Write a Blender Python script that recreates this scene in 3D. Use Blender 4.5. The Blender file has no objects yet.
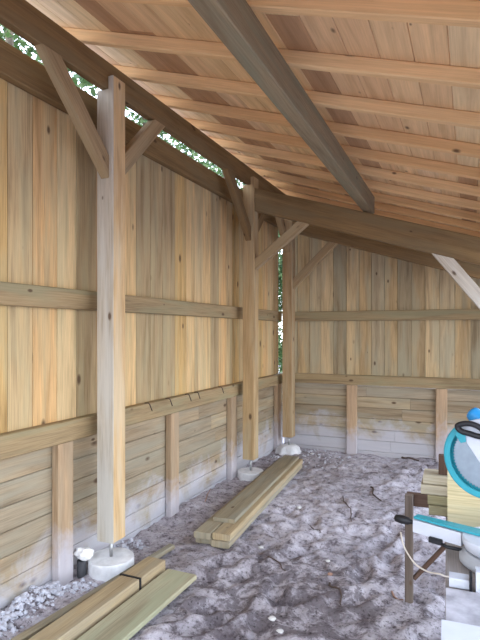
import bpy, bmesh, math, random
from mathutils import Vector, noise, Matrix
random.seed(7)
S = bpy.context.scene
COL = S.collection
V = Vector

# ------------------------------------------------------------------ materials
def new_mat(name):
    m = bpy.data.materials.new(name); m.use_nodes = True
    nt = m.node_tree
    return m, nt, nt.nodes['Principled BSDF']

def N(nt, typ, **kw):
    n = nt.nodes.new(typ)
    for k, v in kw.items(): setattr(n, k, v)
    return n

def math_node(nt, op, a, b=None, clamp=False):
    n = N(nt, 'ShaderNodeMath', operation=op); n.use_clamp = clamp
    for i, x in enumerate((a, b)):
        if x is None: continue
        if isinstance(x, (int, float)): n.inputs[i].default_value = x
        else: nt.links.new(x, n.inputs[i])
    return n.outputs[0]

def ramp(nt, fac, stops, interp='LINEAR'):
    r = N(nt, 'ShaderNodeValToRGB'); r.color_ramp.interpolation = interp
    e = r.color_ramp.elements
    while len(e) > 1: e.remove(e[-1])
    e[0].position = stops[0][0]; e[0].color = (*stops[0][1], 1)
    for p, c in stops[1:]:
        x = e.new(p); x.color = (*c, 1)
    nt.links.new(fac, r.inputs[0])
    return r.outputs[0]

def mix(nt, fac, a, b, blend='MIX'):
    n = N(nt, 'ShaderNodeMix', data_type='RGBA', blend_type=blend)
    def put(x, sock):
        if isinstance(x, (int, float)): sock.default_value = x
        elif isinstance(x, tuple): sock.default_value = (*x, 1)
        else: nt.links.new(x, sock)
    put(fac, n.inputs[0]); put(a, n.inputs[6]); put(b, n.inputs[7])
    return n.outputs[2]

def mapping(nt, vec, scale):
    m = N(nt, 'ShaderNodeMapping'); m.inputs['Scale'].default_value = scale
    nt.links.new(vec, m.inputs['Vector'])
    return m.outputs[0]

def noise_tex(nt, vec, scale=1.0, detail=4, rough=.55, dist=0):
    n = N(nt, 'ShaderNodeTexNoise')
    n.inputs['Scale'].default_value = scale; n.inputs['Detail'].default_value = detail
    n.inputs['Roughness'].default_value = rough; n.inputs['Distortion'].default_value = dist
    nt.links.new(vec, n.inputs['Vector'])
    return n.outputs[0]

def wood(name, tints, dark=.55, knots=.16, stain=None, stain_amt=0.0, rough=.75, dust=None, bump=.25, kfreq=(4.5, 9.0), fineamt=.7):
    """plank wood: UV u runs with the grain in metres, each board takes one of the tints"""
    m, nt, b = new_mat(name)
    uv = N(nt, 'ShaderNodeUVMap').outputs[0]
    isl = N(nt, 'ShaderNodeNewGeometry').outputs['Random Per Island']
    obr = N(nt, 'ShaderNodeObjectInfo').outputs['Random']
    rnd = math_node(nt, 'FRACT', math_node(nt, 'ADD', isl, math_node(nt, 'MULTIPLY', obr, 3.7)))
    n = len(tints)
    base = ramp(nt, rnd, [(i / n, t) for i, t in enumerate(tints)], 'CONSTANT')
    g1 = noise_tex(nt, mapping(nt, uv, (1.1, 16, 1)), 1, 5, .6, .6)
    g2 = noise_tex(nt, mapping(nt, uv, (4, 130, 1)), 1, 3, .6)
    k = N(nt, 'ShaderNodeTexVoronoi'); nt.links.new(mapping(nt, uv, (kfreq[0], kfreq[1], 1)), k.inputs['Vector'])
    k.inputs['Scale'].default_value = 1
    sep = N(nt, 'ShaderNodeSeparateColor'); nt.links.new(k.outputs['Color'], sep.inputs[0])
    on = math_node(nt, 'GREATER_THAN', sep.outputs[0], .5)
    big = math_node(nt, 'ADD', math_node(nt, 'MULTIPLY', sep.outputs[1], knots * .9), knots * .45)
    kn = math_node(nt, 'MULTIPLY', math_node(nt, 'SUBTRACT', 1, math_node(nt, 'DIVIDE', k.outputs['Distance'], big), True), on)
    kn = math_node(nt, 'MULTIPLY', math_node(nt, 'MULTIPLY', kn, 1.9, True), .88)
    shade = ramp(nt, g1, [(.25, (dark, dark * .92, dark * .84)), (.5, (.92, .91, .9)), (.75, (1.12, 1.1, 1.06))])
    c = mix(nt, 1, base, shade, 'MULTIPLY')
    fine = ramp(nt, g2, [(.3, (.66, .63, .58)), (.6, (1.06, 1.06, 1.06))])
    c = mix(nt, fineamt, c, fine, 'MULTIPLY')
    if stain:
        s = noise_tex(nt, mapping(nt, uv, (1.3, 9, 1)), 1, 3, .55, .3)
        sf = ramp(nt, s, [(.46, (0, 0, 0)), (.62, (1, 1, 1))])
        c = mix(nt, math_node(nt, 'MULTIPLY', sf, stain_amt), c, stain)
    c = mix(nt, kn, c, (.085, .045, .022))
    if dust:      # cement and lime dust splashed on the foot of the boards
        pos = N(nt, 'ShaderNodeNewGeometry').outputs['Position']
        sx = N(nt, 'ShaderNodeSeparateXYZ'); nt.links.new(pos, sx.inputs[0])
        dn = noise_tex(nt, pos, 2.6, 5, .65, .4)
        far = math_node(nt, 'MULTIPLY', math_node(nt, 'SUBTRACT', sx.outputs[1], 2.0), .045)
        h = math_node(nt, 'SUBTRACT', math_node(nt, 'ADD', math_node(nt, 'MULTIPLY', dn, 1.25), far), math_node(nt, 'MULTIPLY', sx.outputs[2], 1.15))
        df = ramp(nt, h, [(.32, (0, 0, 0)), (.62, (1, 1, 1))])
        c = mix(nt, math_node(nt, 'MULTIPLY', df, .68), c, dust)
    nt.links.new(c, b.inputs['Base Color'])
    b.inputs['Roughness'].default_value = rough
    b.inputs['Specular IOR Level'].default_value = .25
    bp = N(nt, 'ShaderNodeBump'); bp.inputs['Strength'].default_value = bump; bp.inputs['Distance'].default_value = .004
    nt.links.new(g2, bp.inputs['Height']); nt.links.new(bp.outputs[0], b.inputs['Normal'])
    return m

def plain(name, col, rough=.6, metal=0, spec=.4, var=.12, scale=12, bump=0):
    m, nt, b = new_mat(name)
    tc = N(nt, 'ShaderNodeTexCoord').outputs['Object']
    g = noise_tex(nt, tc, scale, 4)
    lo = tuple(x * (1 - var) for x in col); hi = tuple(min(1, x * (1 + var)) for x in col)
    nt.links.new(ramp(nt, g, [(.3, lo), (.7, hi)]), b.inputs['Base Color'])
    b.inputs['Roughness'].default_value = rough; b.inputs['Metallic'].default_value = metal
    b.inputs['Specular IOR Level'].default_value = spec
    if bump:
        bp = N(nt, 'ShaderNodeBump'); bp.inputs['Strength'].default_value = bump; bp.inputs['Distance'].default_value = .01
        nt.links.new(g, bp.inputs['Height']); nt.links.new(bp.outputs[0], b.inputs['Normal'])
    return m

M = {}
M['wall'] = wood('wall_board_wood', [(.66, .44, .18), (.76, .53, .26), (.55, .35, .16), (.70, .51, .27), (.47, .35, .19), (.72, .46, .21), (.60, .44, .23), (.78, .58, .31), (.52, .33, .16)],
                 .5, .17, (.46, .41, .24), .4, fineamt=.65)
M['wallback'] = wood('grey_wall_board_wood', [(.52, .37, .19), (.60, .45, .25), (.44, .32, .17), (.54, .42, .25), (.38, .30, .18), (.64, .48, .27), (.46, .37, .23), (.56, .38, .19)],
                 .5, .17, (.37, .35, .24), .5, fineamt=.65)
M['lower'] = wood('lower_board_wood', [(.42, .32, .20), (.35, .27, .17), (.47, .37, .23), (.38, .31, .21), (.44, .36, .25)], .55, .17, (.33, .31, .23), .5,
                  dust=(.55, .56, .63))
M['rail'] = wood('rail_wood', [(.37, .27, .145), (.33, .25, .135)], .5, .14, (.28, .26, .15), .6)
M['stud'] = wood('stud_wood', [(.52, .36, .22), (.47, .33, .20)], .62, .14, (.42, .36, .25), .3, dust=(.55, .55, .62))
M['post'] = wood('post_wood', [(.50, .35, .18), (.46, .32, .17)], .6, .15, (.46, .38, .24), .6)
M['postpale'] = wood('pale_post_wood', [(.54, .49, .40)], .68, .14, (.56, .55, .50), .6)  # pale tint paints in the skylight on the nearest post's front face
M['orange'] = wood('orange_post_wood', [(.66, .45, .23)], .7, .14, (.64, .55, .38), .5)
M['beam'] = wood('dark_beam_wood', [(.26, .165, .072), (.24, .15, .066)], .55, .15, (.20, .15, .08), .5)
M['purlin'] = wood('purlin_wood', [(.27, .205, .125), (.26, .20, .12)], .6, .13, (.19, .185, .12), .7)
M['brace'] = wood('brace_wood', [(.40, .28, .15), (.37, .26, .14), (.43, .31, .17)], .6, .13, (.36, .29, .17), .5)
M['bracepale'] = wood('pale_brace_wood', [(.62, .56, .46)], .7, .12, (.60, .58, .52), .5)  # paler copy of the brace wood, daylight from the open side painted in
M['rafter'] = wood('rafter_wood', [(.82, .53, .26), (.84, .56, .29), (.78, .49, .24)], .75, .14, fineamt=.35)
M['roof'] = wood('roof_board_wood', [(.78, .54, .29), (.84, .63, .37), (.72, .46, .25), (.82, .62, .38), (.76, .51, .28), (.50, .29, .15), (.84, .62, .35), (.76, .53, .32)], .72, .13, fineamt=.3)
M['plank'] = wood('weathered_plank_wood', [(.36, .30, .20), (.32, .27, .18), (.40, .34, .23)], .55, .12, (.28, .27, .21), .6)
M['greenplank'] = wood('treated_plank_wood', [(.44, .40, .25), (.43, .40, .27)], .6, .12, (.36, .37, .24), .7)
M['tanplank'] = wood('tan_plank_wood', [(.44, .34, .20)], .6, .12, (.36, .32, .23), .5)
M['oldwood'] = wood('old_grey_wood', [(.20, .155, .12), (.17, .135, .11)], .6, .1)
M['darkwood'] = wood('dark_brown_wood', [(.11, .065, .045)], .6, .1)
M['ply'] = wood('plywood_face', [(.66, .56, .33)], .75, .08, (.58, .56, .38), .5)
M['oldgreen'] = wood('mossy_board_wood', [(.36, .33, .19), (.33, .30, .18)], .6, .1)
M['palegrey'] = wood('pale_grey_board_wood', [(.56, .51, .40), (.52, .47, .35)], .6, .1)
M['dustslab'] = plain('dusty_white_slab', (.38, .365, .39), .9, var=.3, scale=16, bump=.3)
M['benchtop'] = wood('dusty_bench_wood', [(.38, .35, .33), (.34, .31, .30)], .7, .08)
M['concrete'] = plain('footing_concrete', (.74, .74, .74), .95, var=.14, scale=14, bump=.6)
M['steel'] = plain('galvanised_steel', (.5, .5, .5), .45, .9)
M['foam'] = plain('white_foam', (.52, .53, .57), .85, var=.06, scale=9, bump=.2)
M['black'] = plain('black_plastic', (.012, .012, .014), .5)
M['teal'] = plain('teal_plastic', (.03, .30, .36), .4, var=.06)
M['blue'] = plain('blue_plastic', (.02, .22, .48), .4, var=.06)
M['whitecast'] = plain('pale_grey_casting', (.55, .57, .62), .45, var=.05)
M['greycast'] = plain('grey_casting', (.40, .41, .43), .5, var=.08)
M['bladesteel'] = plain('blade_steel', (.30, .36, .40), .38, 1.0, var=.08, scale=30)
M['pipe'] = plain('dark_pipe_plastic', (.05, .05, .055), .6)
M['paper'] = plain('white_crumpled_plastic', (.86, .85, .83), .7, var=.04)
M['cord'] = plain('pale_cord', (.62, .56, .47), .8)
M['twig'] = plain('twig_bark', (.09, .06, .045), .9, var=.3)
M['redtwig'] = plain('reddish_stick', (.34, .2, .14), .9, var=.2)
M['stone'] = plain('pale_stone', (.60, .58, .55), .9, var=.15, bump=.3)
M['rubble'] = plain('cement_crumbs', (.53, .53, .58), .95, var=.22, scale=25, bump=.5)
M['bark'] = plain('tree_bark', (.16, .12, .085), .95, var=.3, bump=.6)

def leaf_mat():
    m, nt, b = new_mat('green_leaves')
    r = N(nt, 'ShaderNodeNewGeometry').outputs['Random Per Island']
    c = ramp(nt, r, [(0, (.035, .08, .02)), (.5, (.075, .14, .04)), (1, (.19, .26, .11))])
    nt.links.new(c, b.inputs['Base Color']); b.inputs['Roughness'].default_value = .5
    t = N(nt, 'ShaderNodeBsdfTranslucent'); nt.links.new(c, t.inputs[0])
    mx = N(nt, 'ShaderNodeMixShader'); mx.inputs[0].default_value = .4
    nt.links.new(b.outputs[0], mx.inputs[1]); nt.links.new(t.outputs[0], mx.inputs[2])
    nt.links.new(mx.outputs[0], nt.nodes['Material Output'].inputs[0])
    return m
M['leaf'] = leaf_mat()

def sand_mat():
    m, nt, b = new_mat('sandy_soil')
    p = N(nt, 'ShaderNodeTexCoord').outputs['Object']
    big = noise_tex(nt, p, 1.1, 3, .5, .3)
    mid = noise_tex(nt, p, 13, 7, .7)
    grit = noise_tex(nt, p, 45, 5, .75)
    c = ramp(nt, mid, [(.34, (.145, .12, .13)), (.46, (.42, .385, .41)), (.68, (.61, .575, .605))])
    dk = ramp(nt, big, [(.42, (1, 1, 1)), (.62, (.52, .50, .50))])
    c = mix(nt, .6, c, dk, 'MULTIPLY')
    # humus and bark litter trodden into the sand near the photographer
    vd = N(nt, 'ShaderNodeVectorMath', operation='DISTANCE'); nt.links.new(p, vd.inputs[0]); vd.inputs[1].default_value = (-.95, 2.75, 0)
    lit = math_node(nt, 'SUBTRACT', 1.25, math_node(nt, 'DIVIDE', vd.outputs['Value'], 1.15), True)
    ln = noise_tex(nt, p, 7, 8, .75, .5)
    lf = ramp(nt, math_node(nt, 'ADD', math_node(nt, 'MULTIPLY', lit, .55), math_node(nt, 'MULTIPLY', math_node(nt, 'SUBTRACT', ln, .5), 2.6)), [(.38, (0, 0, 0)), (.58, (1, 1, 1))])
    c = mix(nt, math_node(nt, 'MULTIPLY', lf, .72), c, (.10, .08, .085))
    sp = ramp(nt, grit, [(.36, (.2, .18, .17)), (.46, (1, 1, 1)), (.75, (1.15, 1.15, 1.15))])
    c = mix(nt, .8, c, sp, 'MULTIPLY')
    nt.links.new(c, b.inputs['Base Color']); b.inputs['Roughness'].default_value = 1
    b.inputs['Specular IOR Level'].default_value = .1
    bp = N(nt, 'ShaderNodeBump'); bp.inputs['Strength'].default_value = .7; bp.inputs['Distance'].default_value = .02
    nt.links.new(math_node(nt, 'ADD', mid, math_node(nt, 'MULTIPLY', grit, .35)), bp.inputs['Height'])
    nt.links.new(bp.outputs[0], b.inputs['Normal'])
    return m
M['sand'] = sand_mat()

# ------------------------------------------------------------------ mesh helpers
class MB:
    def __init__(s):
        s.bm = bmesh.new(); s.uv = s.bm.loops.layers.uv.new('UVMap')
    def face(s, vs, uvs=None, smooth=False):
        f = s.bm.faces.new(vs); f.smooth = smooth
        if uvs:
            for l, u in zip(f.loops, uvs): l[s.uv].uv = u
        return f
    def beam(s, p0, p1, w, h, up=(0, 0, 1), c=.004, n0=None, n1=None, warp=0):
        """sawn timber from p0 to p1: w across, h along `up`, chamfered long edges, ends cut on planes n0/n1"""
        p0, p1 = V(p0), V(p1); L = (p1 - p0).normalized()
        up = V(up); U = (up - L * up.dot(L)).normalized(); W = L.cross(U)
        a, b = w / 2, h / 2
        prof = [(-a + c, -b), (a - c, -b), (a, -b + c), (a, b - c), (a - c, b), (-a + c, b), (-a, b - c), (-a, -b + c)]
        per = [0]
        for i in range(8):
            q, r = prof[i], prof[(i + 1) % 8]; per.append(per[-1] + math.hypot(q[0] - r[0], q[1] - r[1]))
        o = (random.uniform(0, 60), random.uniform(0, 60))
        length = (p1 - p0).length
        segs = max(1, int(length / .6)) if warp else 1
        ph = random.uniform(0, 6); rows = []
        for k in range(segs + 1):
            t = k / segs; base = p0.lerp(p1, t); row = []
            for x, y in prof:
                v = base + W * x + U * y
                if warp: v = v + U * (math.sin(ph + t * 5) * warp) + W * (math.cos(ph * 2 + t * 4) * warp)
                if k == 0 and n0 is not None:
                    n = V(n0); v = v - L * ((v - p0).dot(n) / L.dot(n))
                if k == segs and n1 is not None:
                    n = V(n1); v = v - L * ((v - p1).dot(n) / L.dot(n))
                row.append(s.bm.verts.new(v))
            rows.append(row)
        for k in range(segs):
            for i in range(8):
                j = (i + 1) % 8
                vs = [rows[k][i], rows[k][j], rows[k + 1][j], rows[k + 1][i]]
                s.face(vs, [((v.co - p0).dot(L) + o[0], pv + o[1]) for v, pv in zip(vs, (per[i], per[i + 1], per[i + 1], per[i]))])
        for row, rev in ((rows[0], True), (rows[-1], False)):
            vs = list(reversed(row)) if rev else row
            s.face(vs, [(.4 * (v.co - p0).dot(U) + o[0] + 9, (v.co - p0).dot(W) + o[1] + 9) for v in vs])
        return s
    def box(s, c, size, ax='x', ch=.004, rz=0):
        """box centred on c with the grain along ax"""
        c = V(c); sx, sy, sz = size; R = Matrix.Rotation(rz, 3, 'Z')
        X, Y, Z = R @ V((1, 0, 0)), R @ V((0, 1, 0)), V((0, 0, 1))
        if ax == 'x': s.beam(c - X * sx / 2, c + X * sx / 2, sy, sz, Z, ch)
        elif ax == 'y': s.beam(c - Y * sy / 2, c + Y * sy / 2, sx, sz, Z, ch)
        else: s.beam(c - Z * sz / 2, c + Z * sz / 2, sx, sy, Y, ch)
        return s
    def lathe(s, prof, seg=32, origin=(0, 0, 0), axis=(0, 0, 1), jitter=0, smooth=True):
        """profile of (radius, height) pairs turned about axis"""
        A = V(axis).normalized(); T = A.orthogonal().normalized(); B = A.cross(T); o = V(origin); rows = []
        for r, h in prof:
            row = []
            for i in range(seg):
                th = 2 * math.pi * i / seg
                d = T * math.cos(th) + B * math.sin(th)
                rr = r * (1 + (jitter * noise.noise(d * 3 + A * h * 9) if jitter else 0))
                row.append(s.bm.verts.new(o + A * h + d * rr))
            rows.append(row)
        for a, b in zip(rows, rows[1:]):
            for i in range(seg):
                j = (i + 1) % seg; s.face([a[i], a[j], b[j], b[i]], smooth=smooth)
        s.face(list(reversed(rows[0]))); s.face(rows[-1])
        return s
    def tube(s, pts, r, seg=8, taper=1.0):
        pts = [V(p) for p in pts]; rows = []; n = len(pts)
        ref = V((0, 0, 1))
        for k, p in enumerate(pts):
            d = (pts[min(k + 1, n - 1)] - pts[max(k - 1, 0)]).normalized()
            t = d.cross(ref)
            if t.length < .05: t = d.cross(V((1, 0, 0)))
            t.normalize(); b = d.cross(t); rr = r * (1 + (taper - 1) * k / (n - 1))
            rows.append([s.bm.verts.new(p + (t * math.cos(2 * math.pi * i / seg) + b * math.sin(2 * math.pi * i / seg)) * rr) for i in range(seg)])
        for a, b in zip(rows, rows[1:]):
            for i in range(seg):
                j = (i + 1) % seg; s.face([a[i], a[j], b[j], b[i]], smooth=True)
        s.face(list(reversed(rows[0]))); s.face(rows[-1])
        return s
    def prism(s, poly, org, X, Y, Z, t, hole=None):
        """outline poly in the X/Y plane, thickness t along Z (centred); hole = inner outline with as many points"""
        org, X, Y, Z = V(org), V(X), V(Y), V(Z)
        def ring(pl, q): return [s.bm.verts.new(org + X * x + Y * y + Z * q) for x, y in pl]
        a, b = ring(poly, -t / 2), ring(poly, t / 2); n = len(poly)
        for i in range(n):
            j = (i + 1) % n; s.face([a[i], a[j], b[j], b[i]])
        if hole:
            c, d = ring(hole, -t / 2), ring(hole, t / 2)
            for i in range(n):
                j = (i + 1) % n
                s.face([c[j], c[i], d[i], d[j]]); s.face([b[i], b[j], d[j], d[i]]); s.face([a[j], a[i], c[i], c[j]])
        else:
            s.face(list(reversed(a))); s.face(b)
        return s
    def lump(s, c, r, sq=(1, 1, 1), amp=.3, sub=2, f=1.5):
        tmp = bmesh.ops.create_icosphere(s.bm, subdivisions=sub, radius=1)
        off = V((random.uniform(0, 50),) * 3)
        for v in tmp['verts']:
            d = v.co.copy(); k = r * (1 + amp * noise.noise(d * f + off))
            v.co = V(c) + V((d.x * sq[0], d.y * sq[1], d.z * sq[2])) * k
        return s
    def build(s, name, mat, parent=None, loc=None, rot=None, fix=True):
        if fix: bmesh.ops.recalc_face_normals(s.bm, faces=s.bm.faces[:])
        me = bpy.data.meshes.new(name); s.bm.to_mesh(me); s.bm.free()
        me.materials.append(mat)
        o = bpy.data.objects.new(name, me); COL.objects.link(o)
        if parent: o.parent = parent
        if loc is not None: o.location = loc
        if rot is not None: o.rotation_euler = rot
        return o

def rebase(o, p):
    """put the object's origin at p without moving its mesh"""
    o.data.transform(Matrix.Translation(-V(p))); o.location = V(p)

def tag(o, label, cat, group=None, kind=None):
    o['label'] = label; o['category'] = cat
    if group: o['group'] = group
    if kind: o['kind'] = kind
    return o
def structure(o, label=None):
    o['kind'] = 'structure'
    if label: o['label'] = label
    return o
def empty(name, loc, rz=0):
    e = bpy.data.objects.new(name, None); COL.objects.link(e); e.location = loc; e.rotation_euler = (0, 0, rz)
    e.empty_display_size = .1
    return e

# ------------------------------------------------------------------ camera
TH = math.radians(23.86)
cam = bpy.data.objects.new('camera', bpy.data.cameras.new('camera')); COL.objects.link(cam)
cam.location = (0, 0, 1.5); cam.rotation_euler = (math.radians(90), 0, TH); cam.data.shift_y = 12 / 640
cam.data.sensor_fit = 'VERTICAL'; cam.data.sensor_height = 36; cam.data.lens = 520 / 640 * 36
cam.data.clip_start = .02
S.camera = cam

# ------------------------------------------------------------------ floor
def ground_z(x, y):
    p = V((x, y, 0))
    z = .028 * noise.noise(p * 2.1) + .022 * noise.noise(p * 5.3 + V((9, 3, 0))) + .012 * noise.noise(p * 13)
    r = noise.noise(p * 8 + V((3, 30, 0)))
    z += .018 * (abs(r) - .25) + .007 * noise.noise(p * 27) + .004 * noise.noise(p * 50)
    for fx, fy, a in PRINTS:
        dx, dy = x - fx, y - fy
        if abs(dx) < .3 and abs(dy) < .3:
            u = dx * math.cos(a) + dy * math.sin(a); v = -dx * math.sin(a) + dy * math.cos(a)
            q = (u / .13) ** 2 + (v / .055) ** 2
            z += -.028 * math.exp(-q * 1.2) + .012 * math.exp(-(math.sqrt(q) - 1.5) ** 2 * 5)
    if x < -1.95: z += (-1.95 - x) * .05
    return z
PRINTS = [(random.uniform(-1.5, .1), random.uniform(1.8, 6.2), random.uniform(0, 3.1)) for _ in range(95)]
def axis_pts(lo, fine0, fine1, hi, step):
    out = []; v = fine0; k = step
    while v > lo: k *= 1.35; v -= k; out.append(max(v, lo))
    out.reverse(); n = int((fine1 - fine0) / step)
    out += [fine0 + (fine1 - fine0) * i / n for i in range(n + 1)]
    v = fine1; k = step
    while v < hi: k *= 1.35; v += k; out.append(min(v, hi))
    return out
g = MB()
xs = axis_pts(-45, -2.4, .4, 45, .02); ys = axis_pts(-45, 1.5, 6.7, 45, .02)
grid = [[g.bm.verts.new((x, y, ground_z(x, y) if -4 < x < 4 and -3 < y < 9 else 0)) for x in xs] for y in ys]
for j in range(len(ys) - 1):
    for i in range(len(xs) - 1):
        g.face([grid[j][i], grid[j][i + 1], grid[j + 1][i + 1], grid[j + 1][i]], smooth=True)
structure(g.build('floor', M['sand'], fix=False), 'trampled bare sandy soil floor with footprints')
def gz(x, y): return ground_z(x, y)

# ------------------------------------------------------------------ roof
SL = .315; AL = math.atan(SL); CA = math.cos(AL)
def zr(x): return 3.18 - SL * (x + 2.07)             # underside of the rafters
NR = V((math.sin(AL), 0, CA)); DR = V((CA, 0, -math.sin(AL)))
XL, XR, Y0, YB = -2.42, .85, -.15, 6.72  # right eave carried further out, unseen, to darken the upper left wall
def on_roof(x, h): return V((x, 0, zr(x))) + NR * h
RH, RW = .066, .046
r = MB(); s = 0; p0 = on_roof(XL, RH + .0015); length = (XR - XL) / CA
while s < length - .02:
    w = min(random.choice((.135, .148, .152, .16)), length - s)
    c = p0 + DR * (s + w / 2) + NR * (.0125)
    ya = Y0; cuts = sorted(random.uniform(.4, 6.3) for _ in range(random.choice((1, 1, 2))))
    for yb in cuts + [YB]:
        if yb - ya > .1:
            r.beam((c.x, ya, c.z), (c.x, yb - .002, c.z), w - .003, .024, NR, .002)
        ya = yb if yb - ya > .1 else ya
    s += w
structure(r.build('ceiling', M['roof']), 'pale pine roof boarding laid over the rafters')

RY = [.02, .49, .96, 1.43, 1.90, 2.38, 2.85, 3.32, 3.79, 4.26, 4.73, 5.20, 5.67, 6.14, 6.62]
RLAB = {1: 'pine rafter, second from the front edge of the roof', 0: 'pine rafter at the very front edge of the roof',
        2: 'pine rafter, third from the front edge of the roof', 3: 'pine rafter, fourth from the front edge of the roof',
        4: 'thick orange pine rafter highest in the photo, crossing the top edge above the purlin beam',
        5: 'orange pine rafter second from the top of the photo', 6: 'orange pine rafter third from the top of the photo',
        7: 'orange pine rafter fourth from the top of the photo', 8: 'orange pine rafter fifth from the top of the photo',
        9: 'orange pine rafter sixth from the top, second in front of the nearer cross beam',
        10: 'last orange rafter just in front of the nearer sloping cross beam',
        11: 'shaded rafter first behind the nearer sloping cross beam', 12: 'shaded rafter second behind the nearer sloping cross beam',
        13: 'shaded rafter lying right above the farther cross beam', 14: 'rafter at the back edge of the roof beyond the back wall'}
for i, y in enumerate(RY):
    m = MB(); a, b = on_roof(XL, RH / 2 + .0008), on_roof(XR, RH / 2 + .0008)
    m.beam((a.x, y, a.z), (b.x, y, b.z), RW, RH, NR, .004, warp=0)
    o = m.build('rafter', M['rafter']); rebase(o, (a.x, y, a.z)); tag(o, RLAB[i], 'rafter', 'rafters under the roof boards')

# top beam on the left posts
m = MB(); m.beam((-2.0675, -.1, 3.084), (-2.0675, 6.6, 3.084), .055, .168)
o = m.build('roof_beam', M['beam']); rebase(o, (-2.0675, -.1, 3.0)); tag(o, 'long dark top beam resting on the left posts under the rafters', 'beam')
# purlin
m = MB(); m.beam((-.80, -.1, 2.683), (-.875, 5.04, 2.706), .09, .160, c=.005)
o = m.build('purlin_beam', M['purlin']); rebase(o, (-.80, -.1, 2.61)); tag(o, 'big grey-brown purlin beam running away under the middle of the roof', 'beam')
# eave beam on the right
m = MB(); m.beam((.245, -.1, 2.354), (.245, 6.6, 2.354), .09, .160)
o = m.build('eave_beam', M['beam']); rebase(o, (.245, -.1, 2.27)); tag(o, 'low eave beam on the right-hand posts, outside the picture', 'beam')
# sloping cross beams
def zb(x): return 2.73 - SL * (x + 2.0)
def cross_beam(y, x0, lab):
    m = MB(); c0, c1 = (x0, y, zb(x0) + .1165), (.33, y, zb(.33) + .1165)
    m.beam(c0, c1, .09, .233 * CA, (0, 0, 1), .005, n0=(1, 0, 0), n1=(1, 0, 0))
    o = m.build('cross_beam', M['beam']); rebase(o, c0)
    tag(o, lab, 'beam', 'sloping cross beams')
cross_beam(4.9325, -1.998, 'nearer sloping cross beam carrying the far end of the purlin beam')
cross_beam(6.1625, -1.998, 'farther sloping cross beam in deep shade close to the back wall')
cross_beam(.3625, -1.998, 'sloping cross beam at the front opening above the photographer')

# ------------------------------------------------------------------ posts, footings, braces
def post(x0, y0, zbot, ztop, mat, lab, tongue=True, mat2=None):
    m = MB(); a = .125
    if tongue:   # outer part ends under the top beam, an inner tongue laps its face
        s = MB(); s.bm.free()
        prof = [(x0 + .004, zbot), (x0 + a - .004, zbot), (x0 + a, zbot + .004), (x0 + a, 3.075), (x0 + a - .036, 3.075), (x0 + a - .036, 2.9985), (x0, 2.9985), (x0, zbot + .004)]
        o0 = (random.uniform(0, 50), random.uniform(0, 50))
        ys_ = (y0, y0 + a); rows = [[m.bm.verts.new((x, y, z)) for x, z in prof] for y in ys_]
        for row in (list(reversed(rows[0])), rows[1]):
            m.face(row, [(v.co.z + o0[0], v.co.x + o0[1] + v.co.y * 3) for v in row])
        for i in range(8):
            j = (i + 1) % 8; vs = [rows[0][i], rows[0][j], rows[1][j], rows[1][i]]
            m.face(vs, [(v.co.z + o0[0] + 7, v.co.y + o0[1] + v.co.x * 3) for v in vs])
        bmesh.ops.bevel(m.bm, geom=[e for e in m.bm.edges if abs((e.verts[0].co - e.verts[1].co).z) > 1], offset=.004, segments=1, affect='EDGES')
    else:
        m.box((x0 + a / 2, y0 + a / 2, (zbot + ztop) / 2), (a, a, ztop - zbot), 'z', .005)
    o = m.build('support_post', mat)
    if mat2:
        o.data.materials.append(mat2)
        for f in o.data.polygons: f.material_index = 1 if f.normal.x > .8 else 0  # skylight tint on every face but the orange right-hand side
    rebase(o, (x0 + a / 2, y0 + a / 2, zbot)); tag(o, lab, 'post', 'posts carrying the roof')
    return o
def anchor(o, top, foot):
    """steel rod and plate under a post"""
    p = MB(); h = top - foot
    p.box((0, 0, -.004), (.09, .09, .007), 'x', .001)
    p.lathe([(.011, -h + .001), (.011, -.007)], 12)
    p.build('post_anchor', M['steel'], o)['label'] = 'steel pin and plate under the post'
FT = [(-2.0625, 2.6625, .09), (-2.0625, 4.9325, .078), (-2.0625, 6.1625, .10)]
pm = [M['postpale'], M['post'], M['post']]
labs = ['nearest tall square post on the left, grey-white face and orange side', 'second tall post, brown, with braces to both top beam and cross beam', 'tall post in the far corner beside the bright slit']
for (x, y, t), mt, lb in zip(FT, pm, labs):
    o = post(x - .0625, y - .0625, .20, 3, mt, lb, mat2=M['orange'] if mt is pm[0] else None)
    anchor(o, .20, t)
post(-2.125, .3, -.02, 3, M['post'], 'post at the front left corner, outside the picture')
for y, lb in ((4.87, 'right-hand post under the nearer cross beam, outside the picture'), (6.10, 'right-hand post under the farther cross beam, outside the picture'), (.30, 'front right post, outside the picture')):
    post(.205, y, -.02, zb(.33) - .003, M['post'], lb, tongue=False)

def footing(i, r, lab, rough):
    x, y, t = FT[i]; m = MB()
    prof = [(r * 1.02, -.22), (r * 1.0, -.05), (r, -.03), (r * .995, -.006), (r * .97, 0), (r * .8, 0), (r * .5, .004 if not rough else .012), (r * .12, .0)]
    if rough: prof = [(r * 1.25, -.25), (r * 1.2, -.12), (r * 1.02, -.07), (r * .9, -.03), (r * .7, -.006), (r * .4, .004), (r * .12, 0)]
    m.lathe(prof, 44, (0, 0, 0), smooth=rough, jitter=.015 if not rough else .35)
    for v in m.bm.verts: v.co.z += .005 * noise.noise(v.co * 30) if v.co.z < -.02 else -.004 * abs(noise.noise(v.co * 25))
    o = m.build('footing', M['concrete'], loc=(x, y, t)); tag(o, lab, 'footing', 'concrete footings under the posts')
footing(0, .142, 'round white concrete footing under the nearest post', False)
footing(1, .134, 'round pale concrete footing under the second post, behind the stacked planks', False)
footing(2, .14, 'rough lump of concrete under the corner post', True)

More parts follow.
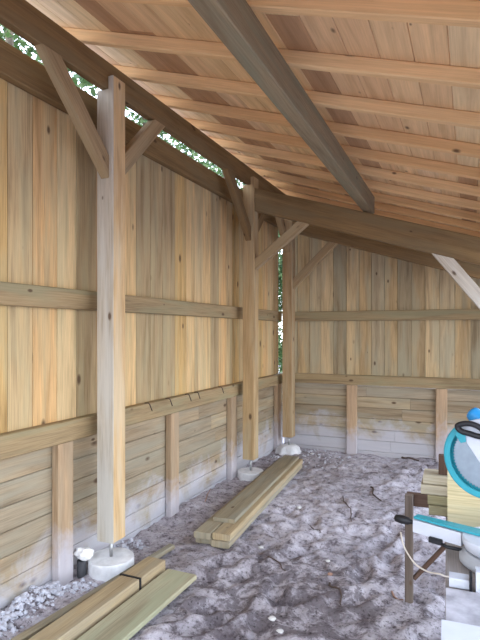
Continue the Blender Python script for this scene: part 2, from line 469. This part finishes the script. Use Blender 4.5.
def brace(p0, p1, n0, n1, mat, lab, up, w=.062, h=.10):
    m = MB(); m.beam(p0, p1, w, h, up, .004, n0, n1)
    o = m.build('brace', mat); rebase(o, p0); tag(o, lab, 'brace', 'diagonal braces of the frame')
X = -2.062; G = .0005
Yv, Xv, Zv = (0, 1, 0), (1, 0, 0), (0, 0, 1)
brace((X, 2.60 - G, 2.52), (X, 2.60 - .475, 3 - G), Yv, Zv, M['brace'], 'long light diagonal brace left of the nearest post', (0, 1, 1))
brace((X, 2.725 + G, 2.54), (X, 2.725 + .455, 3 - G), Yv, Zv, M['brace'], 'brown diagonal brace right of the nearest post', (0, -1, 1))
brace((X, 4.87 - G, 2.50), (X, 4.87 - .49, 3 - G), Yv, Zv, M['beam'], 'dark diagonal brace left of the second post, running up to the top beam', (0, 1, 1))
brace((X, 4.995 + G, 2.53), (X, 4.995 + .46, 3 - G), Yv, Zv, M['beam'], 'dark diagonal brace behind the second post, up to the top beam', (0, -1, 1))
brace((X, 6.10 - G, 2.55), (X, 6.10 - .44, 3 - G), Yv, Zv, M['brace'], 'diagonal brace from the corner post up to the top beam', (0, 1, 1))
NB = (SL, 0, 1)
def bz(x): return zb(x) - G
brace((-2.0 + G, 4.9325, 2.19), (-1.50, 4.9325, bz(-1.50)), Xv, NB, M['brace'], 'diagonal brace from the second post to the nearer cross beam', (-1, 0, 1), .07, .09)
brace((-2.0 + G, 6.1625, 2.09), (-1.50, 6.1625, bz(-1.50)), Xv, NB, M['brace'], 'diagonal brace from the corner post to the farther cross beam', (-1, 0, 1), .07, .09)
brace((.205 - G, 4.9325, 1.62), (-.22, 4.9325, bz(-.22)), Xv, NB, M['bracepale'], 'pale brace under the right end of the nearer cross beam at the picture edge', (1, 0, 1), .09, .11)

# ------------------------------------------------------------------ walls
XF = -2.20; XBD = -2.26         # rail face, board face of the left wall
YF = 6.45; YBD = 6.51
m = MB(); y = .3
while y < 6.30:
    w = min(random.choice((.15, .165, .175, .19)), 6.335 - y); t = random.uniform(.02, .024); dz = random.uniform(-.006, .006)
    m.beam((XBD - t / 2 - .0005, y + w / 2, .845), (XBD - t / 2 - .0005, y + w / 2, 3.0 + dz), t, w - .004, Yv, .002)
    if y + w < 6.33: m.beam((XBD - t / 2 - .004, y + w, .845), (XBD - t / 2 - .004, y + w, 2.99), .006, .03, Yv, .001)
    y += w
wl = structure(m.build('wall_left', M['wall']), 'left wall of upright boards')
OUT = {'y': V((1, 0, 0)), 'x': V((0, -1, 0))}
def low_boards(p, q, axis, n, parent, lab):
    m = MB(); z = -.10
    for k in range(n):
        h = .1335
        a = V(p) + V((0, 0, z + h / 2)); b = V(q) + V((0, 0, z + h / 2)); L = b - a; cuts = [0, random.uniform(.3, .7), 1]
        for c0, c1 in zip(cuts, cuts[1:]):
            m.beam(a + L * c0, a + L * c1 - L.normalized() * .002, .026, h - .003, Zv, .004)
        if k < n - 1: m.beam(V(p) + V((0, 0, z + h)) - OUT[axis] * .008, V(q) + V((0, 0, z + h)) - OUT[axis] * .008, .006, .02, Zv, .001)
        z += h
    o = m.build('lower_boards', M['lower'], parent); o['label'] = lab
low_boards((XBD - .014, .3, 0), (XBD - .014, 6.50, 0), 'y', 7, wl, 'horizontal retaining boards with white dust along the foot')
m = MB(); x = -2.225
while x < .40:
    w = random.choice((.15, .16, .165, .17)); t = random.uniform(.02, .024); xc = x + w / 2
    m.beam((xc, YBD + t / 2 + .0005, .845), (xc, YBD + t / 2 + .0005, zr(xc) + .045), w - .004, t, Yv, .002)
    if x + w < .39: m.beam((x + w, YBD + .018, .845), (x + w, YBD + .018, zr(x + w) + .04), .03, .006, Yv, .001)
    x += w
wb = structure(m.build('wall_back', M['wallback']), 'back wall of upright boards')
low_boards((-2.24, YBD + .014, 0), (.40, YBD + .014, 0), 'x', 7, wb, 'horizontal retaining boards at the foot of the back wall')

def rail(p0, p1, w, h, lab, mat='rail', strokes=()):
    m = MB(); m.beam(p0, p1, w, h, Zv, .006)
    o = m.build('wall_rail', M[mat]); rebase(o, p0); tag(o, lab, 'rail', 'horizontal rails on the board walls')
    for y in strokes:  # thin dark strokes bent over the rail's top front edge
        n = MB(); n.tube([(-.02 + .024, y - p0[1], h / 2 + .002), (w / 2 - .004, y + .01 - p0[1], h / 2 + .003), (w / 2 + .003, y + .016 - p0[1], h / 2 - .006), (w / 2 + .003, y + .05 - p0[1], h / 2 - .06)], .005, 6, .7)
        n.build('bent_nail', M['twig'], o)
rail((-2.224, .3, .905), (-2.224, 6.40, .905), .07, .125, 'lower horizontal rail along the left wall, above the retaining boards', strokes=(3.26, 3.55, 3.86, 4.02, 4.50))
rail((-2.229, .3, 1.70), (-2.229, 6.30, 1.70), .06, .12, 'middle horizontal rail across the left wall boards')
rail((-2.229, .3, 2.92), (-2.229, 6.40, 2.92), .06, .175, 'dark top rail of the left wall below the leafy gap', 'beam')
rail((-2.185, 6.474, .905), (.40, 6.474, .905), .07, .125, 'lower horizontal rail along the back wall')
rail((-2.20, 6.479, 1.70), (.40, 6.479, 1.70), .06, .12, 'middle horizontal rail across the back wall boards')

def stud(c, sx, sy, lab, mat='stud'):
    m = MB(); m.box((c[0], c[1], .37), (sx, sy, .94), 'z', .006)
    o = m.build('wall_stud', M[mat]); rebase(o, (c[0], c[1], -.10)); tag(o, lab, 'stud', 'short studs under the lower rails')
for y, lb in ((1.16, 'short stud of the left wall, outside the picture'), (2.4175, 'short pinkish stud left of the nearest post under the lower rail'),
              (3.67, 'short stud between the nearest and second posts'), (4.835, 'narrow short stud just left of the second post'),
              (6.22, 'dark short stud in the wall corner beside the corner post')):
    stud((XF - .029, y), .058, .125, lb)
for x, lb in ((-1.343, 'short stud at the left third of the back wall'), (-.303, 'short stud of the back wall above the saw')):
    stud((x, YF + .029), .125, .058, lb)

# ------------------------------------------------------------------ planks on the floor
def plank(p0, p1, w, h, mat, lab, grp=None, up=Zv, name='plank', warp=.0):
    m = MB(); m.beam(p0, p1, w, h, up, .005, warp=warp)
    o = m.build(name, M[mat]); rebase(o, p0); tag(o, lab, 'plank', grp)
    return o
gp = 'planks stacked on the sand in the middle'
def along(x, z, ya, yb, k=-.075): return (x + k * (ya - 3.2), ya, z), (x + k * (yb - 3.2), yb, z)
Zg = .022
for x, z, ya, yb, w, h, mt, lb in (
        (-1.70, Zg + .022, 3.22, 5.42, .125, .044, 'plank', 'bottom left plank of the middle floor stack'),
        (-1.565, Zg + .022, 3.20, 5.45, .13, .044, 'plank', 'bottom right plank of the middle floor stack'),
        (-1.70, Zg + .067, 3.19, 5.42, .125, .044, 'plank', 'second-layer left plank of the middle floor stack'),
        (-1.565, Zg + .067, 3.22, 5.47, .13, .044, 'tanplank', 'second-layer right plank of the middle stack, pale side towards the open floor'),
        (-1.625, Zg + .105, 3.42, 5.44, .17, .030, 'plank', 'topmost plank of the middle floor stack, set back from its near end')):
    a, b = along(x, z, ya, yb); plank(a, b, w, h, mt, lb, gp)
gp = 'planks lying by the nearest post'
plank((-1.605, .75, .035), (-1.595, 2.735, .035), .205, .030, 'greenplank', 'wide greenish plank lying flat, rightmost at the bottom left of the photo', gp)
pk = plank((-1.795, .70, .055), (-1.785, 2.75, .055), .13, .075, 'tanplank', 'thick tan plank with a black strap, between two other planks by the nearest post', gp)
m = MB()
for (sx, sz, cx, cz) in ((.136, .004, 0, .0405), (.136, .004, 0, -.0405), (.004, .085, .068, 0), (.004, .085, -.068, 0)):
    m.box((cx + .0096, 1.78, cz), (sx, .014, sz), 'y', .0005)
m.build('strap', M['black'], pk)['label'] = 'black strap around the plank'
plank((-1.985, .9, .070), (-1.863, 3.06, .036), .048, .03, 'plank', 'thin narrow pale plank lying closest to the round footing', gp)

# ------------------------------------------------------------------ small things by the nearest footing
e = empty('drain_pipe', (-2.18, 2.527, -.02)); tag(e, 'short dark pipe stub with a white crumpled cap beside the nearest footing', 'pipe')
m = MB(); m.lathe([(.028, -.05), (.028, .12), (.022, .12), (.022, .02)], 20); m.build('pipe', M['pipe'], e)
m = MB(); m.lump((.012, .012, .155), .05, (1.15, .9, .72), .55, 3, 1.6); m.build('cap', M['paper'], e)['label'] = 'white crumpled plastic cap'
m = MB()
for _ in range(1000):
    t = random.random(); y = 1.75 + t * 1.0 if _ < 850 else random.uniform(2.75, 3.1); x = -2.16 + random.gauss(0, .045) + (.05 if 2.3 < y < 2.6 else 0)
    x = min(-2.03, max(-2.245, x)); y = y if not (2.33 < y < 2.51 and x < -2.13) else y - .19
    if math.hypot(x + 2.0625, y - 2.6625) < .19 or math.hypot(x + 2.18, y - 2.527) < .06: continue
    rr = .004 + .015 * random.random() ** 4
    m.lump((x, y, gz(x, y) + rr * .2 + max(0, .035 - abs(x + 2.19) * .4)), rr, (1.15, 1, .8), .6, 1, 2.5)
tag(m.build('cement_rubble', M['rubble']), 'heap of whitish cement crumbs along the foot of the left wall', 'rubble', kind='stuff')
m = MB()
for _ in range(420):
    x = random.uniform(-2.2, -1.3) ; y = random.uniform(5.6, 6.42)
    if random.random() < .5: x = -2.17 + random.random() ** 2 * .9; y = 6.40 - random.random() ** 2 * .5
    if math.hypot(x + 2.0625, y - 6.1625) < .25 or (x < -2.13 and 6.14 < y < 6.3) or (-1.42 < x < -1.26 and y > 6.43): continue
    rr = .004 + .013 * random.random() ** 3; m.lump((x, y, gz(x, y) + rr * .4), rr, (1, 1, .8), .5, 1)
tag(m.build('cement_rubble', M['rubble']), 'scattered whitish crumbs on the ground in the far corner', 'rubble', kind='stuff')

# ------------------------------------------------------------------ workbench and mitre saw
BT = .64
e = empty('workbench', (0, 2.2, 0)); tag(e, 'low rough trestle workbench at the right edge carrying the saw', 'workbench')
def part(m, name, mat, lab=None, par=None):
    o = m.build(name, M[mat], par or e)
    if lab: o['label'] = lab
    return o
ox, oy = 0, 2.2
for k in range(3):
    m = MB(); x0 = -.085 + k * .2
    m.beam((x0 + .095 + .03, 1.35 - oy, BT - .02), (x0 + .095 - .037, 3.07 - oy, BT - .02), .19, .038); part(m, 'bench_board', 'benchtop')
m = MB(); m.beam((-.325, 3.05 - oy, .565), (.55, 3.12 - oy, .565), .04, .07); part(m, 'crosspiece', 'darkwood', 'dark brown crosspiece')
m = MB(); m.beam((-.05, 1.5 - oy, .57), (.5, 1.5 - oy, .57), .045, .09); part(m, 'crosspiece', 'darkwood')
for x, y in ((-.308, 3.055), (.50, 3.12)):
    m = MB(); m.beam((x, y - .045 - oy, -.03), (x, y - .045 - oy, .60), .042, .045, Yv); part(m, 'leg', 'oldwood')
for x, y in ((.0, 1.55), (.46, 1.55)):
    m = MB(); m.beam((x, y - oy, -.03), (x, y - oy, .60), .042, .045, Yv); part(m, 'leg', 'oldwood')
m = MB(); m.beam((-.285, 3.035 - oy, .13), (.035, 3.065 - oy, .53), .022, .03, Yv); part(m, 'diagonal_strut', 'darkwood')
# stacked timber across the far end of the bench
gp = 'boards stacked across the workbench'
for k, (xl, lb) in enumerate(((-.18, 'lowest board of the stack lying across the workbench'), (-.185, 'second board from the bottom of the stack across the workbench'),
                              (-.215, 'third board from the bottom of the stack across the workbench'), (-.205, 'topmost pale board of the stack across the workbench'))):
    plank((xl, 2.66 + k * .006, BT + .0235 + k * .0455), (.55, 2.69, BT + .0235 + k * .0455), .14 - .01 * (k % 2), .044, 'oldgreen' if k < 2 else 'palegrey', lb, gp, name='board')
m = MB(); m.box((0, 0, .045), (.05, .04, .09), 'z'); o = m.build('offcut', M['darkwood'], loc=(-.112, 2.66, BT + .184)); tag(o, 'dark brown offcut standing on the board stack behind the saw', 'offcut')
m = MB(); m.box((0, 0, .15), (.56, .045, .29), 'x', .003); o = m.build('upright_board', M['ply'], loc=(.188, 2.50, BT + .001), rot=(0, 0, .03)); tag(o, 'yellowish upright board standing on the workbench behind the blade guard', 'board')

# mitre saw: local -X is its front
SC = V((.10, 2.13, BT + .001)); RZ = math.radians(-20)
e2 = empty('mitre_saw', SC, RZ); tag(e2, 'teal and grey mitre saw on the workbench at the right edge', 'saw')
e = e2
MI = (Matrix.Translation(SC) @ Matrix.Rotation(RZ, 4, 'Z')).inverted()
def sl(u, v, y):
    """saw-local point of the view ray through (u, v) at depth y across the saw"""
    o = MI @ V((0, 0, 1.5))
    xr, zu = (u - 240) / 520, -(v - 332) / 520
    d = (MI.to_3x3() @ V((xr * math.cos(TH) - math.sin(TH), xr * math.sin(TH) + math.cos(TH), zu)))
    return o + d * ((y - o.y) / d.y)
m = MB(); m.lathe([(.128, 0), (.138, .010), (.138, .03), (.120, .04), (.118, .048)], 40); part(m, 'base', 'greycast', 'grey cast base ring')
m = MB(); m.box((.0, .19, .035), (.17, .14, .07), 'x', .01); part(m, 'table_wing', 'greycast')
m = MB(); m.lathe([(.104, .049), (.120, .058), (.128, .08), (.128, .096), (.124, .099)], 40); part(m, 'turntable', 'whitecast', 'pale turntable')
arm = MB(); arm.prism([(-.325, -.022), (-.33, .0), (-.325, .022), (-.129, .030), (-.129, -.030)], (0, 0, .070), (1, 0, 0), (0, 1, 0), (0, 0, 1), .05)
part(arm, 'turntable_arm', 'whitecast', 'pale cast arm')
m = MB(); m.prism([(-.322, -.020), (-.322, .020), (-.05, .03), (.10, .03), (.10, -.03), (-.05, -.03)], (0, 0, .1045), (1, 0, 0), (0, 1, 0), (0, 0, 1), .008)
part(m, 'kerf_plate', 'teal', 'teal insert along the arm')
m = MB(); m.lathe([(.008, 0), (.010, .016), (.015, .022), (.018, .05), (.015, .078), (.007, .084)], 20, (-.331, 0, .076), (-1, 0, 0)); part(m, 'knob', 'black', 'black locking knob')
m = MB(); m.box((-.225, -.035, .04), (.05, .018, .022), 'x', .004); m.tube([(-.205, -.035, .036), (-.18, -.037, .03), (-.125, -.035, .034)], .007); part(m, 'lock_lever', 'black', 'black lever')
for fy in (-.19, .19):
    m = MB(); m.box((.105, fy, .118), (.02, .2, .07), 'y', .004); part(m, 'fence', 'whitecast')
m = MB(); m.prism([(.14, .03), (.26, .03), (.25, .22), (.22, .33), (.17, .33), (.15, .20)], (0, .02, 0), (1, 0, 0), (0, 0, 1), (0, 1, 0), .07); part(m, 'pivot_arm', 'greycast')
BC = sl(485.5, 458, 0)
m = MB(); Rb = .121; teeth = 64; pl = []
for i in range(teeth):
    a = 2 * math.pi * i / teeth; da = 2 * math.pi / teeth
    pl += [(Rb * math.cos(a), Rb * math.sin(a)), (Rb * .94 * math.cos(a + da * .35), Rb * .94 * math.sin(a + da * .35))]
m.prism(pl, BC, (1, 0, 0), (0, 0, 1), (0, 1, 0), .0028); bl = part(m, 'blade', 'bladesteel', 'round toothed saw blade')
m = MB(); m.lathe([(.024, -.012), (.024, .008), (.012, .012)], 24, BC + V((0, -.004, 0)), (0, -1, 0)); part(m, 'blade_bolt', 'steel', None, bl)
# lower guard: a teal band round the rim with side flanges, the near flange narrow so the teeth show
m = MB(); n = 72
a0, a1 = math.radians(128), math.radians(395)
ro = .146
pts = [a0 + (a1 - a0) * i / n for i in range(n + 1)]
for off, ri, t in ((-.020, .125, .004), (.016, .100, .004)):
    poly = [(ro * math.cos(a), ro * math.sin(a)) for a in pts] + [(ri * math.cos(a), ri * math.sin(a)) for a in reversed(pts)]
    k = len(pts)
    A = [m.bm.verts.new(BC + V((x, off - t / 2, z))) for x, z in poly]; B = [m.bm.verts.new(BC + V((x, off + t / 2, z))) for x, z in poly]
    for i in range(k - 1):
        j = 2 * k - 1 - i
        m.face([A[i], A[i + 1], A[j - 1], A[j]]); m.face([B[i + 1], B[i], B[j], B[j - 1]])
    for i in range(2 * k):
        j = (i + 1) % (2 * k); m.face([A[i], B[i], B[j], A[j]])
rows = []
for a in pts:
    d = V((math.cos(a), 0, math.sin(a)))
    rows.append([m.bm.verts.new(BC + d * rr + V((0, yy, 0))) for rr, yy in ((ro - .002, -.024), (ro + .004, -.018), (ro + .005, .0), (ro + .004, .016), (ro - .002, .020))])
for p_, q_ in zip(rows, rows[1:]):
    for i in range(5): m.face([p_[i], p_[(i + 1) % 5], q_[(i + 1) % 5], q_[i]], smooth=i < 4)
m.face(list(reversed(rows[0]))); m.face(rows[-1])
part(m, 'blade_guard', 'teal', 'teal curved blade guard')
def flat(px, y, t, name, mat, lab=None):
    P = [sl(u, v, y) for u, v in px]; m = MB()
    m.prism([(p.x, p.z) for p in P], (0, y, 0), (1, 0, 0), (0, 0, 1), (0, 1, 0), t)
    bmesh.ops.bevel(m.bm, geom=m.bm.edges[:], offset=.002, segments=1, affect='EDGES')
    return part(m, name, mat, lab)
flat([(463.5, 437), (462, 426), (468, 421), (484, 418), (500, 424), (512, 450), (506, 470), (488, 474)], -.034, .014, 'upper_cover', 'whitecast', 'pale upper blade cover')
flat([(455, 434), (459, 428), (465, 432), (466, 442), (461, 443)], -.047, .010, 'guard_link', 'teal')
m = MB(); loop = [(457.5, 427), (460, 424.5), (468, 423.5), (476, 425.5), (484, 431), (486, 436), (479, 436.5), (469, 433.5), (461, 431)]
lp = [sl(u, v, -.066) for u, v in loop]; sm = []
for i in range(len(lp)):
    p_, q_, r_, s_ = lp[i - 1], lp[i], lp[(i + 1) % len(lp)], lp[(i + 2) % len(lp)]
    for k in range(4):
        t = k / 4; sm.append(.5 * ((2 * q_) + (r_ - p_) * t + (2 * p_ - 5 * q_ + 4 * r_ - s_) * t * t + (3 * q_ - p_ - 3 * r_ + s_) * t ** 3))
m.tube(sm + sm[:2], .0105, 10); part(m, 'handle', 'black', 'black D-shaped grip')
p0_, p1_ = sl(470, 411, .02), sl(500, 437, .02)
m = MB(); m.lathe([(.012, 0), (.024, .005), (.029, .016), (.030, .13), (.026, .14)], 28, p0_, p1_ - p0_); part(m, 'motor_housing', 'blue', 'blue motor tube')
m = MB(); m.box(BC + V((.17, .02, -.03)), (.12, .06, .10), 'x', .01); part(m, 'head', 'greycast')

# white foam pieces lying on the bench
def slab(c, size, rz, lab, name='foam_slab', mat='foam'):
    m = MB(); m.box((0, 0, size[2] / 2), size, 'x', .004)
    o = m.build(name, M[mat], loc=c, rot=(0, 0, rz)); tag(o, lab, 'foam slab', 'white foam pieces on the workbench'); return o
slab((.10, 1.715, BT + .001), (.335, .27, .018), .04, 'flat white dusty slab on the workbench in front of the saw', mat='dustslab')
slab((.115, 1.485, BT + .001), (.37, .19, .05), .04, 'thick white slab nearest the camera at the bottom right corner')
o = slab((-.034, 1.912, BT + .001), (.062, .055, .032), .03, 'small white block with a black edge strip beside the saw base', 'foam_block')
m = MB(); m.box((.036, -.018, .026), (.008, .05, .05), 'z', .001); m.build('edge_strip', M['black'], o)
slab((.067, 1.884, BT + .001), (.10, .05, .078), .03, 'white box-shaped block between the black-edged block and the picture edge', 'foam_block')

# cord hanging from the arm
c = [V((-.262, 2.235, .672)), V((-.25, 2.20, .645)), V((-.23, 2.16, .625)), V((-.19, 2.09, .612)), V((-.14, 2.02, .622)), V((-.098, 1.965, .645)), V((-.08, 1.955, BT + .005)), V((-.06, 1.957, BT + .005))]
m = MB(); fine = []
for i in range(len(c) - 1):
    p_, q_, r_, s_ = c[max(i - 1, 0)], c[i], c[i + 1], c[min(i + 2, len(c) - 1)]
    for k in range(6):
        t = k / 6; fine.append(.5 * ((2 * q_) + (r_ - p_) * t + (2 * p_ - 5 * q_ + 4 * r_ - s_) * t * t + (3 * q_ - p_ - 3 * r_ + s_) * t ** 3))
m.tube(fine + [c[-1]], .003, 8); tag(m.build('cord', M['cord']), 'thin pale cord hanging from the saw arm to the bench edge', 'cord')

# ------------------------------------------------------------------ twigs and stones on the sand
def ray_ground(u, v):
    a = math.atan((u - 240) / 520) ; d = (v - 332) / 520
    z = 1.5 / d
    xr = (u - 240) / 520 * z
    return xr * math.cos(TH) - z * math.sin(TH), xr * math.sin(TH) + z * math.cos(TH)
def twig(u0, v0, u1, v1, r, lab, mat='twig', bend=.03):
    a, b = V((*ray_ground(u0, v0), 0)), V((*ray_ground(u1, v1), 0)); pts = []
    nrm = V((-(b - a).y, (b - a).x, 0)).normalized()
    for k in range(9):
        t = k / 8; p = a.lerp(b, t) + nrm * bend * math.sin(t * 3.1) * math.cos(t * 5 + u0); p.z = gz(p.x, p.y) + r * .7; pts.append(p)
    m = MB(); m.tube(pts, r, 7, .5); o = m.build('twig', M[mat]); rebase(o, pts[0]); tag(o, lab, 'twig', 'twigs lying on the sand')
twig(396, 455, 419, 461, .014, 'thick dark twig on the sand before the back wall')
twig(371, 487, 381, 501, .008, 'dark crooked twig in the middle of the sand, under the back wall stud')
twig(343, 500, 352, 521, .005, 'thin twig on the sand left of the workbench leg')
twig(330, 585, 341, 608, .006, 'forked dark twig on the dark sand at bottom centre')
twig(310, 522, 320, 535, .005, 'small dark twig on the open sand right of the plank stack')
twig(392, 592, 403, 602, .006, 'reddish stick at the foot of the workbench leg', 'redtwig', .01)
twig(205, 505, 214, 482, .005, 'thin reed leaning along the foot of the left wall behind the plank stack', 'redtwig', .01)
twig(268, 560, 286, 574, .005, 'thin twig on the sand in front of the plank stack')
def stone(u, v, r, lab, name='stone', mat='stone'):
    x, y = ray_ground(u, v); m = MB(); m.lump((0, 0, 0), r, (1.2, 1, .6), .35, 2)
    o = m.build(name, M[mat], loc=(x, y, gz(x, y) + r * .35)); tag(o, lab, name, 'stones and crumbs on the sand')
stone(272, 622, .018, 'pale pebble at the bottom centre, farther of two')
stone(280, 634, .014, 'pale pebble at the bottom centre, nearest the camera')
stone(299, 507, .020, 'pale flat stone right of the plank stack beside its far half')
stone(261, 546, .017, 'small pale stone near the front end of the middle plank stack')
stone(328, 564, .013, 'white pebble on the dark sand left of the bench leg')
stone(330, 577, .014, 'tan chip just below the white pebble on dark sand', 'wood_chip', 'redtwig')
stone(299, 450, .028, 'white stone beside the rough corner footing')
stone(312, 455, .020, 'small pale stone at the foot of the back wall near the corner')

# ------------------------------------------------------------------ trees beyond the walls
def tree(x, y, h, rad, zc, n, lab, name='tree'):
    e = empty(name, (x, y, 0)); tag(e, lab, 'tree', 'trees outside the shed')
    m = MB(); m.tube([(0, 0, -.1), (.05, .03, h * .3), (-.04, .05, h * .6), (0, 0, h * .85)], .13, 10, .35)
    for k in range(5):
        a = k * 1.3; m.tube([(0, 0, h * (.35 + .08 * k)), (math.cos(a) * rad * .4, math.sin(a) * rad * .4, h * (.45 + .08 * k)), (math.cos(a) * rad * .75, math.sin(a) * rad * .75, h * (.5 + .09 * k))], .04, 6, .3)
    m.build('trunk', M['bark'], e)
    m = MB(); rn = random.Random(int(x * 100 + y * 7))
    clus = []
    for _ in range(46):
        d = V((rn.gauss(0, 1), rn.gauss(0, 1), rn.gauss(0, 1))).normalized() * rn.random() ** .4
        clus.append(V((d.x * rad, d.y * rad, zc + d.z * (h - zc))))
    for _ in range(n):
        c = rn.choice(clus) + V((max(-.4, min(.4, rn.gauss(0, .22))), max(-.4, min(.4, rn.gauss(0, .22))), rn.gauss(0, .2)))
        s = rn.uniform(.04, .085); a = V((rn.gauss(0, 1), rn.gauss(0, 1), rn.gauss(0, .6))).normalized(); b = a.orthogonal().normalized()
        q = [c - a * s, c + b * s * .45, c + a * s, c - b * s * .45]
        m.face([m.bm.verts.new(p) for p in q])
    m.build('foliage', M['leaf'], e, fix=False)
tree(-5.4, 4.9, 6.6, 1.2, 4.4, 5200, 'leafy tree seen through the gap left of the nearest post')
tree(-5.6, 8.3, 6.8, 1.25, 4.4, 5600, 'leafy tree seen through the gap between the two left posts')
tree(-5.6, 11.7, 6.6, 1.2, 4.2, 5200, 'leafy tree seen through the gap near the second post')
tree(-5.0, 14.7, 5.6, 1.2, 2.6, 13000, 'low leafy tree glimpsed through the slit in the far wall corner')

# ------------------------------------------------------------------ daylight
w = bpy.data.worlds.new('sky'); S.world = w; w.use_nodes = True
nt = w.node_tree; bg = nt.nodes['Background']
tc = N(nt, 'ShaderNodeTexCoord').outputs['Generated']
sx = N(nt, 'ShaderNodeSeparateXYZ'); nt.links.new(tc, sx.inputs[0])
nt.links.new(ramp(nt, sx.outputs[2], [(.0, (.90, .93, 1.0)), (.35, (.74, .84, 1.0)), (1, (.55, .71, 1.0))]), bg.inputs[0])
bg.inputs[1].default_value = 3.2
sd = bpy.data.lights.new('sun', 'SUN'); sd.energy = .8; sd.angle = math.radians(2); sd.color = (1, .90, .76)
so = bpy.data.objects.new('sun', sd); COL.objects.link(so)
el, az = math.radians(58), math.radians(-100)     # from behind the photographer
d = -V((math.cos(el) * math.cos(az), math.cos(el) * math.sin(az), math.sin(el)))
so.rotation_euler = d.to_track_quat('-Z', 'Y').to_euler()

vs = S.view_settings
S.display_settings.display_device = 'sRGB'
vs.view_transform = 'Standard'; vs.look = 'None'; vs.gamma = 1; vs.use_curve_mapping = False
vs.exposure = 0.76
S.cycles.max_bounces = 10; S.cycles.diffuse_bounces = 6
